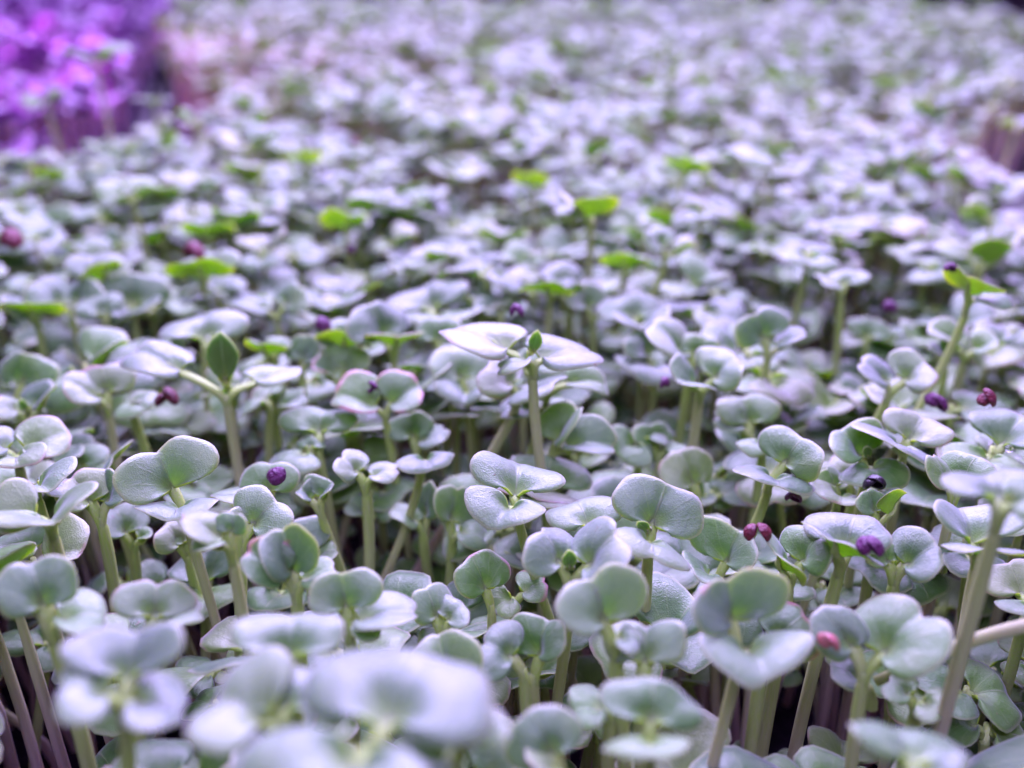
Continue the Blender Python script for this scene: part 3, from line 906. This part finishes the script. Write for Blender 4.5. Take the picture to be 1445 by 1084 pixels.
for k in range(10):
    dx, dy = random.uniform(-7, 7), random.uniform(-7, 7)
    bw = (random.uniform(-5, 5), random.uniform(-5, 5))
    C = bez(np.array([0, 0, -.03]), np.array([bw[0], bw[1], .35]), np.array([dx * .9 + bw[0] * .3, dy * .9, .72]), np.array([dx, dy, 1.0]), 12)
    rr_ = .80 * np.concatenate([np.linspace(1.0, .86, 8), [.86, .88, .8, .4]])
    # unit height: rings stay horizontal
    V, F, UV = [], [], []
    kk = 10
    ang = np.arange(kk) / kk * 2 * np.pi
    for j in range(12):
        V.append(np.stack([C[j, 0] + rr_[j] * np.cos(ang), C[j, 1] + rr_[j] * np.sin(ang), np.full(kk, C[j, 2])], -1))
        UV.append(np.stack([ang / 6.283, np.full(kk, j / 11)], -1))
        if j:
            for i in range(kk):
                p, q = (j - 1) * kk + i, (j - 1) * kk + (i + 1) % kk
                F.append((p, q, q + kk, p + kk))
    F.append(tuple(11 * kk + i for i in range(kk)))
    V = np.concatenate(V); UV = np.concatenate(UV)
    STEMT.append(((dx, dy), make_mesh('stem', V * np.array([1, 1, 1000]) * 1.0, F, UV, [2] * len(F)), (C, rr_)))


def inside(x, y, margin=3):
    return LEFT(y) + margin < x < RIGHT(y) - margin


# candidate positions: jittered rows
cands = []
sp_ = 8.3
y = -20.0
row = 0
while y < 890:
    s_here = sp_ * (1 + .25 * min(1, max(0, (y - 250) / 300)))
    x0, x1 = LEFT(y), RIGHT(y)
    x = x0 + (row % 2) * s_here * .5
    while x < x1:
        cx_, cy_ = x + random.uniform(-.42, .42) * s_here, y + random.uniform(-.42, .42) * s_here
        if inside(cx_, cy_):
            cands.append((cx_, cy_))
        x += s_here
    y += s_here * .866
    row += 1


extra = []
while len(extra) < 1500:
    x_, y_ = random.uniform(-165, 160), random.uniform(30, 330)
    if inside(x_, y_):
        extra.append((x_, y_))
LOW = set(extra)
cands += extra


def canopy(x, y):
    return 46 + 4.5 * math.sin(x * .045 + 1.3) * math.cos(y * .038 + .4) + 2.5 * math.sin(x * .11 + y * .07)


fill = []      # dict(x,y,h,az,leaves,rank)
for (x, y) in cands:
    nb = np.min(np.hypot(hero_base[:, 0] - x, hero_base[:, 1] - y)) if len(hero_base) else 99
    if nb < 3.0:
        continue
    k = random.randrange(10)
    rot = random.uniform(0, 2 * math.pi)
    (dx, dy) = STEMT[k][0]
    nx = x + dx * math.cos(rot) - dy * math.sin(rot)
    ny = y + dx * math.sin(rot) + dy * math.cos(rot)
    h = canopy(x, y) + random.gauss(0, 4.5)
    if random.random() < .05:
        h += random.uniform(4, 10)
    elif random.random() < .24:
        h *= random.uniform(.55, .85)
    if (x, y) in LOW:
        h = random.uniform(16, 37)
    edge = min(nx - LEFT(y), RIGHT(y) - nx)
    visible_hero = y < 330
    ok = False
    if visible_hero:
        hs = [h] + [v_ for v_ in (44, 38, 33, 28, 23, 18) if v_ < h]
        for hh in hs:
            X, Y, D = proj((nx, ny, hh + 2))
            if D < 52:
                continue
            cap = 99
            for (gx_, gy_, rx, ry, c_) in GAPS:
                gr = 1.35 if gy_ > 800 else 1.0
                if ((X - gx_) / (rx * gr)) ** 2 + ((Y - gy_) / (ry * gr)) ** 2 < 1.0:
                    cap = min(cap, c_)
            if hh > cap:
                continue
            rpx = 9.5 * FPX / D
            dX, dY = np.abs(sx[:, 0] - X), np.abs(sx[:, 1] - Y)
            el = .35 + .4 * max(0, (Y - 300) / 800)
            blk = ((dX / rpx) ** 2 + (dY / (rpx * el)) ** 2 < 1) & (D < sx[:, 2] + 1.0)
            if blk.any():
                continue
            pr = (1.0 if hh == h else (.85 if hh > 34 else .55)) * (.9 if Y > 640 else 1)
            if D < 92:
                pr *= .68
            ok = random.random() < pr
            h = hh
            break
    else:
        ok = True
        if (x - LEFT(y) < 34 and y < 560) or (RIGHT(y) - x < 26 and y < 430):
            ok = random.random() < .42
            h = max(h, 38) + random.uniform(0, 8)
    if not ok:
        continue
    X, Y, D = proj((nx, ny, h))
    # the frayed corners of the bed, where the dark gap and bare stems show
    if any(((X - a_) / b_) ** 2 + ((Y - c_) / d_) ** 2 < 1 for a_, b_, c_, d_ in ((1436, 52, 190, 56), (70, 95, 186, 24), (235, 62, 140, 46), (150, 40, 150, 50))):
        continue
    in_view = -90 < X < 1535 and -40 < Y < 1180 and D > 0
    nl = []
    az = random.uniform(0, 2 * math.pi)
    sz = random.gauss(1.06, .17) * (1.0 if h > 36 else .70)
    sz = min(max(sz, .55), 1.22 if y < 110 else 1.42)
    for a in (az, az + math.pi + random.uniform(-.6, .6)):
        lk_ = random.randrange(22)
        elv = ELT[lk_] + R(random.uniform(-6, 6))
        nl.append((lk_, a, elv, R(random.uniform(-14, 14)), sz * random.uniform(.82, 1.10)))
        sz *= .9
    if random.random() < (.09 if y < 300 else .05) and h > 40:
        h += 3
        up = [k_ for k_ in range(22) if ELT[k_] > R(13)]
        nl = [(random.choice(up), -math.pi / 2 + random.uniform(-.9, .9), R(random.uniform(30, 46)), R(random.uniform(-14, 14)), sz * 1.15),
              (random.randrange(22), math.pi / 2 + random.uniform(-.8, .8), R(random.uniform(0, 20)), 0.0, sz * 1.05)]
    fill.append(dict(x=x, y=y, nx=nx, ny=ny, h=h, k=k, rot=rot, leaves=nl, X=X, Y=Y, D=D, view=in_view))

# the largest in view stay individuals
N_IND = 300 - len(HERO)
order = sorted([f for f in fill if f['view'] and -20 < f['X'] < 1465 and f['Y'] < 1110], key=lambda f: f['D'])


def hidden(f):
    # mostly covered by nearer hero leaves
    r = 6 * FPX / f['D']
    m = (np.abs(sx[:, 0] - f['X']) < r * .8) & (np.abs(sx[:, 1] - f['Y']) < r * .5) & (sx[:, 2] < f['D'] - 3)
    return m.sum() >= 4


ind = []
for f in order:
    if len(ind) >= N_IND:
        break
    if hidden(f):
        continue
    ind.append(f); f['ind'] = True
print('sprouts: heroes', len(HERO), 'fill', len(fill), 'individual', len(ind), 'depth to', ind[-1]['D'])

# prototype individual with its parts, then copies
proto = bpy.data.objects.new('radish_sprout', None)
proto_stem = bpy.data.objects.new('stem', STEMT[0][1]); proto_stem.parent = proto
proto_leaf = [bpy.data.objects.new('cotyledon', LEAFT[0][1]) for _ in (0, 1)]
for p in proto_leaf:
    p.parent = proto
nicks = [m[0] for m in MINE]
hxy = np.array([proj(m[2])[:3] for m in MINE])
used = set(m[1]['label'] for m in MINE)


CONN = {'with', 'and', 'at', 'in', 'to', 'on', 'by', 'above', 'under', 'over', 'beside', 'behind', 'near', 'between', 'from', 'next', 'carrying', 'joining', 'low', 'tucked', 'turned',
        'around', 'curled', 'meeting', 'bending', 'reaching', 'wearing', 'catching', 'across', 'paired', 'dropping', 'shading', 'crossed', 'standing', 'touching', 'holding', 'rising', 'jutting', 'forming', 'among', 'before', 'hooked', 'bent', 'of', 'shaped'}


def shorten(i):
    wds = nicks[i].replace(',', '').split()
    for n_ in range(2, min(len(wds), 9)):
        if wds[n_] in CONN and wds[n_] != 'shaped' and wds[n_ - 1] not in CONN | {'a', 'the', 'an'}:
            pre = ' '.join(wds[:n_])
            if not any(k_ != i and nicks[k_].replace(',', '').startswith(pre) for k_ in range(len(nicks))):
                return pre
    return ' '.join(wds[:9])


SHORT = [shorten(i) for i in range(len(nicks))]


def filler_label(f):
    tall = 'low' if f['h'] < 32 else ('short' if f['h'] < 41 else ('tall' if f['h'] > 53 else 'level'))
    w_ = f['leaves'][0][4] * 12
    size = 'small' if w_ < 10.5 else ('broad' if w_ > 13 else 'medium')
    el = (f['leaves'][0][2] + f['leaves'][1][2]) / 2
    pose = 'raised leaves' if el > R(22) else ('flat leaves' if el < R(8) else 'spread leaves')
    d2 = (hxy[:, 0] - f['X']) ** 2 + (hxy[:, 1] - f['Y']) ** 2
    for hi in np.argsort(d2)[:12]:
        dx, dy = f['X'] - hxy[hi, 0], f['Y'] - hxy[hi, 1]
        if abs(dx) > 1.4 * abs(dy):
            rel = 'to the right of' if dx > 0 else 'to the left of'
        else:
            rel = 'in front of' if dy > 0 else 'behind'
        short = SHORT[hi]
        for head in (f'{size} {tall} sprout', f'{size} {tall} sprout, {pose},'):
            if tall == 'level':
                head = head.replace(' level', '')
            lab = f'{head} {rel} the {short}'
            if lab not in used and len(lab.split()) <= 16:
                used.add(lab)
                return lab
    return f'{size} {tall} sprout with {pose}'


def leaf_matrix(a, elv, roll, s):
    d = np.array([math.cos(a) * math.cos(elv), math.sin(a) * math.cos(elv), math.sin(elv)])
    return frame_from(d, roll) * s


for f in ind:
    e = proto.copy(); COL.objects.link(e)
    e.location = (f['x'] * MM, f['y'] * MM, 0)
    tag(e, filler_label(f), 'sprout', 'radish sprouts growing in the tray')
    s = proto_stem.copy(); s.data = STEMT[f['k']][1]; COL.objects.link(s); s.parent = e
    s.rotation_euler = (0, 0, f['rot'])
    thick = random.uniform(.85, 1.1)
    s.scale = (1, 1, f['h'] * MM)
    n0 = Vector((f['nx'] - f['x'], f['ny'] - f['y'], f['h'])) * MM
    for (lk, a, elv, roll, sc), pl in zip(f['leaves'], proto_leaf):
        l_ = pl.copy(); l_.data = LEAFT[lk][1]; COL.objects.link(l_); l_.parent = e
        Mx = Matrix(leaf_matrix(a, elv, roll, sc).tolist()).to_4x4()
        Mx.translation = n0
        l_.matrix_local = Mx
for p in [proto, proto_stem] + proto_leaf:
    bpy.data.objects.remove(p)

# everything else of the bed as one mass
def simple_leaf(lod, k):
    prm = LEAFT[k][0]
    if lod == 0:
        return blade(12, 1.6, 16, 5, thick=.42, tubes=6, **prm)
    if lod == 1:
        return blade(12, 1.6, 10, 3, thick=.45, tubes=5, **prm)
    return blade(12, 1.6, 8, 2, thick=.5, tubes=4, **prm)


def to_tris(V, F, UV, MI):
    T, TM_ = [], []
    for f, m in zip(F, MI):
        for q in range(1, len(f) - 1):
            T.append((f[0], f[q], f[q + 1])); TM_.append(m)
    return V, np.array(T, np.int64), UV, np.array(TM_, np.int32)


LODS = [[to_tris(*simple_leaf(l, k)) for k in range(22)] for l in range(3)]


def lod_stem(k, lod):
    C, rr_ = STEMT[k][2]
    step = (2, 3, 5)[lod]; kk = (7, 6, 4)[lod]
    idx = list(range(0, 12, step)); idx[-1] = 11
    ang = np.arange(kk) / kk * 2 * np.pi
    V, UV, F = [], [], []
    for j, i_ in enumerate(idx):
        V.append(np.stack([C[i_, 0] + rr_[i_] * np.cos(ang), C[i_, 1] + rr_[i_] * np.sin(ang), np.full(kk, C[i_, 2])], -1))
        UV.append(np.stack([ang / 6.283, np.full(kk, i_ / 11)], -1))
        if j:
            for i in range(kk):
                p, q = (j - 1) * kk + i, (j - 1) * kk + (i + 1) % kk
                F += [(p, q, q + kk), (p, q + kk, p + kk)]
    return np.concatenate(V), np.array(F, np.int64), np.concatenate(UV), np.full(len(F), 2, np.int32)


SLOD = [[lod_stem(k, l) for k in range(10)] for l in range(3)]


def mass(name, items, mats, zoff=0.):
    VV, TT, UU, MM_, RR_ = [], [], [], [], []
    off = 0

    def put(V, T, UV, MI, rv):
        nonlocal off
        VV.append(V); TT.append(T + off); UU.append(UV); MM_.append(MI); RR_.append(np.full(len(V), rv))
        off += len(V)
    for f in items:
        lod = 2 if not f.get('view', True) else (0 if f['D'] < 300 else (1 if f['D'] < 450 else 2))
        rv = random.random()
        V, T, UV, MI = SLOD[lod][f['k']]
        c, s_ = math.cos(f['rot']), math.sin(f['rot'])
        P = np.stack([V[:, 0] * c - V[:, 1] * s_ + f['x'], V[:, 0] * s_ + V[:, 1] * c + f['y'], V[:, 2] * f['h'] + zoff], -1)
        put(P, T, UV, MI, rv)
        for (lk, a, elv, roll, sc) in f['leaves']:
            V, T, UV, MI = LODS[lod][lk]
            P = V @ leaf_matrix(a, elv, roll, sc).T + np.array([f['nx'], f['ny'], f['h'] + zoff])
            put(P, T, UV, MI, random.random())
    V = np.concatenate(VV) * MM; T = np.concatenate(TT); UV = np.concatenate(UU); MI = np.concatenate(MM_); RV = np.concatenate(RR_)
    me = bpy.data.meshes.new(name)
    me.vertices.add(len(V)); me.vertices.foreach_set('co', V.astype(np.float32).ravel())
    me.loops.add(len(T) * 3); me.loops.foreach_set('vertex_index', T.astype(np.int32).ravel())
    me.polygons.add(len(T)); me.polygons.foreach_set('loop_start', np.arange(0, len(T) * 3, 3, dtype=np.int32))
    me.polygons.foreach_set('material_index', MI.astype(np.int32))
    me.polygons.foreach_set('use_smooth', np.ones(len(T), bool))
    for m in mats:
        me.materials.append(m)
    uvl = me.uv_layers.new(name='UVMap')
    uvl.data.foreach_set('uv', UV[T.ravel()].astype(np.float32).ravel())
    at = me.attributes.new('vary', 'FLOAT', 'POINT'); at.data.foreach_set('value', RV.astype(np.float32))
    me.update(calc_edges=True)
    print(name, len(items), 'sprouts', len(T), 'tris')
    return tag(add(name, me), kind='stuff')


rest = [f for f in fill if 'ind' not in f]
mass('sprout_field', rest, MATS)
bpy.data.objects['sprout_field']['label'] = 'the dense bed of small green sprouts reaching back out of focus'

# ------------------------------------------------------------------ neighbouring tray of purple sprouts under the magenta lamp
NB = [(-760, 350), (-196, 350), (-196, 470), (-220, 560), (-322, 930), (-372, 1300), (-760, 1300)]
growing_tray(NB, 'black tray of purple leafed sprouts under the magenta lamp', 4)
slab('purple_tray_soil', offset(NB, -1), -11.9, 0, M_SOIL)
tag(bpy.data.objects['purple_tray_soil'], kind='structure')
nbr = lerp_poly([(-196, 350), (-196, 470), (-220, 560), (-322, 930), (-372, 1300)])
items = []
y = 356.0
while y < 1120:
    x = -470 - (y - 330) * .40
    while x < nbr(y) - 4:
        nx, ny = x + random.uniform(-5, 5), y + random.uniform(-5, 5)
        k = random.randrange(10)
        h = 40 + random.gauss(0, 7)
        az = random.uniform(0, 6.28)
        lv = []
        for a in (az, az + 2.1, az + 4.2):
            lv.append((random.randrange(22), a, R(random.uniform(0, 65)), R(random.uniform(-30, 30)), random.uniform(.9, 1.6)))
        rot = random.uniform(0, 6.28)
        dx, dy = STEMT[k][0]
        items.append(dict(x=nx, y=ny, nx=nx + dx * math.cos(rot) - dy * math.sin(rot), ny=ny + dx * math.sin(rot) + dy * math.cos(rot),
                          h=h, k=k, rot=rot, leaves=lv, D=600))
        x += 14
    y += 13
mass('purple_sprout_leaves', items, [M_PTOP, M_PTOP, M_PSTEM])
bpy.data.objects['purple_sprout_leaves']['label'] = 'blurred mass of purple leafed sprouts in the next tray'

# ------------------------------------------------------------------ seed hulls clinging to leaves
def hull_mesh(r, gape, seed):
    """half of a split seed coat: a thick open shell"""
    nu, nv = 18, 9
    V, F = [], []
    for lay in (1.0, .82):
        for j in range(nv + 1):
            th = j / nv * math.pi * .56
            for i in range(nu):
                a = i / nu * 2 * math.pi
                wob = 1 + (.09 * math.sin(2 * a + seed) + .04 * math.sin(5 * a + 2 * seed + th * 3)) * math.sin(th) + .05 * math.sin(4 * th + seed)
                V.append((r * lay * wob * math.sin(th) * math.cos(a), r * lay * 1.05 * wob * math.sin(th) * math.sin(a), r * lay * math.cos(th) * .78))
    per = (nv + 1) * nu
    for lay in (0, 1):
        for j in range(nv):
            for i in range(nu):
                a, b = lay * per + j * nu + i, lay * per + j * nu + (i + 1) % nu
                q = (a, a + nu, b + nu, b)
                F.append(q if lay == 0 else q[::-1])
    for i in range(nu):
        a, b = nv * nu + i, nv * nu + (i + 1) % nu
        F.append((a, per + a, per + b, b))
    return V, F


def seed_hull(px, py, ref, size_px, col, label, ang=0, gap=1.0, ddep=-1.5):
    sep = .42 if 'double' in label or 'two' in label else .2
    # ref: index of the hero sprout it clings to, gives the depth
    dep = (MINE[ref][2] - CAM) @ FW + ddep + (14 if 'peeping' in label else 0) - (4 if 'split in two' in label or 'pink stem' in label else 0) - (5 if 'flange' in label or 'hooded' in label else 0)
    c = CAM + ray(px, py) * dep
    r = size_px * dep / FPX * .57
    e = bpy.data.objects.new('seed_hull', None); COL.objects.link(e)
    e.location = c * MM
    tag(e, label, 'seed hull', 'split seed hulls clinging to the leaves')
    for sgn in (-1, 1):
        V, F = hull_mesh(r * (.68 if sgn > 0 else .56) * (1.2 if sep < .3 else 1), 0, random.random() * 6)
        me = bpy.data.meshes.new('hull_half')
        me.from_pydata([tuple(np.array(v) * MM) for v in V], [], F)
        me.materials.append(M_HULL[col])
        me.polygons.foreach_set('use_smooth', np.ones(len(F), bool))
        o = add('hull_half', me, e)
        o.location = (math.cos(ang) * sgn * r * sep * MM, -r * .12 * MM * sgn, math.sin(ang) * sgn * r * sep * MM)
        o.rotation_euler = (R(random.uniform(-25, 25)), sgn * (R(90) - ang * 0) * (.35 + .25 * gap), R(random.uniform(-30, 30)))
    return e


def ref_of(txt):
    for i, m in enumerate(MINE):
        if txt in m[0]:
            return i
    raise KeyError(txt)


for px, py, rf, sz, col, lab, ang in [
    (234, 562, 'brown edged curled', 34, 'red', 'glossy dark red hull split in two, before the thin stemmed sprout', .5),
    (388, 671, 'hooded leaf wearing', 28, 'purple', 'round purple hull sitting on a hooded leaf', 0),
    (1068, 751, 'bright green keel', 36, 'red', 'shiny red double hull on the bright green keel leaf', .15),
    (1226, 771, 'broad leaf rising', 38, 'purple', 'big violet hull hanging on the flange of the broad leaf', .2),
    (1168, 905, 'broad grey green leaf', 30, 'pink', 'pale pink hull low beside the broad grey green leaf', 0),
    (1232, 682, 'dark cupped leaf', 30, 'black', 'black hull peeling off a white seed leaf', .6),
    (525, 548, 'rosy toothed leaf', 20, 'purple', 'small upright purple hull between two cupped leaves', 1.3),
    (454, 458, 'umbrella leaf', 25, 'purple', 'dark plum hull under the umbrella leaf', .3),
    (514, 485, 'umbrella leaf', 18, 'red', 'brownish red hull in shadow behind the umbrella leaf', .2),
    (273, 355, 'lime funnel carrying', 32, 'red', 'wine red hull on the lime funnel', .1),
    (728, 438, 'white veined heart', 22, 'purple', 'violet hull peeping over the white veined leaf', .1),
    (1320, 567, 'lavender butterfly', 30, 'purple', 'violet hull at the foot of the long pink stem', -.5),
    (1392, 563, 'white oval leaf over', 28, 'red', 'magenta hull wrapped over a small green leaf tip', 1.2),
    (1118, 702, 'slanting wide leaf', 22, 'purple', 'dim purple hull deep between the stems', 0),
    (938, 540, 'thick tapering', 18, 'purple', 'shadowed plum hull behind the thick tapering stem', 1.2),
    (494, 352, 'blurred lime leaf behind', 17, 'purple', 'blurred violet hull beyond the umbrella leaf', 0),
    (500, 200, 'lime funnel on a tall', 14, 'red', 'blurred crimson hull far back beside the tall funnel', 0),
    (856, 227, 'blurred bright green', 12, 'purple', 'tiny blurred purple hull behind the bright green leaf', 0),
    (1340, 378, 'long pink leaning', 18, 'purple', 'blurred purple hull above the trumpet leaf', .2),
    (1255, 433, 'pale shelf leaf', 20, 'purple', 'blurred dark purple hull under the pale shelf leaf', 0),
    (14, 337, 'white and lime', 34, 'red', 'blurred red hull at the left frame edge', 0),
]:
    seed_hull(px, py, ref_of(rf), sz, col, lab, ang)

# ------------------------------------------------------------------ water drops
def drop(px, py, rf, r, lab, ddep=-2):
    dep = (MINE[ref_of(rf)][2] - CAM) @ FW + ddep
    c = CAM + ray(px, py) * dep
    V, F = [], []
    nu, nv = 14, 8
    for j in range(nv + 1):
        th = j / nv * math.pi
        for i in range(nu):
            a = i / nu * 2 * math.pi
            V.append((r * math.sin(th) * math.cos(a) * MM, r * math.sin(th) * math.sin(a) * MM, r * .8 * math.cos(th) * MM))
    for j in range(nv):
        for i in range(nu):
            a, b = j * nu + i, j * nu + (i + 1) % nu
            F.append((a, a + nu, b + nu, b))
    me = bpy.data.meshes.new('water_drop')
    me.from_pydata(V, [], F)
    me.polygons.foreach_set('use_smooth', np.ones(len(F), bool))
    me.materials.append(M_WATER)
    o = add('water_drop', me)
    o.location = c * MM
    tag(o, lab, 'water drop', 'water drops on the leaves')


drop(888, 509, 'grey leaf above a white', .75, 'clear water drop hanging on a dark leaf in the middle')
drop(526, 706, 'glossy wet dark leaf', .45, 'tiny water drop on the glossy wet dark leaf')
drop(1424, 633, 'white oval leaf over', .6, 'tiny water drop in shade near the frame edge')
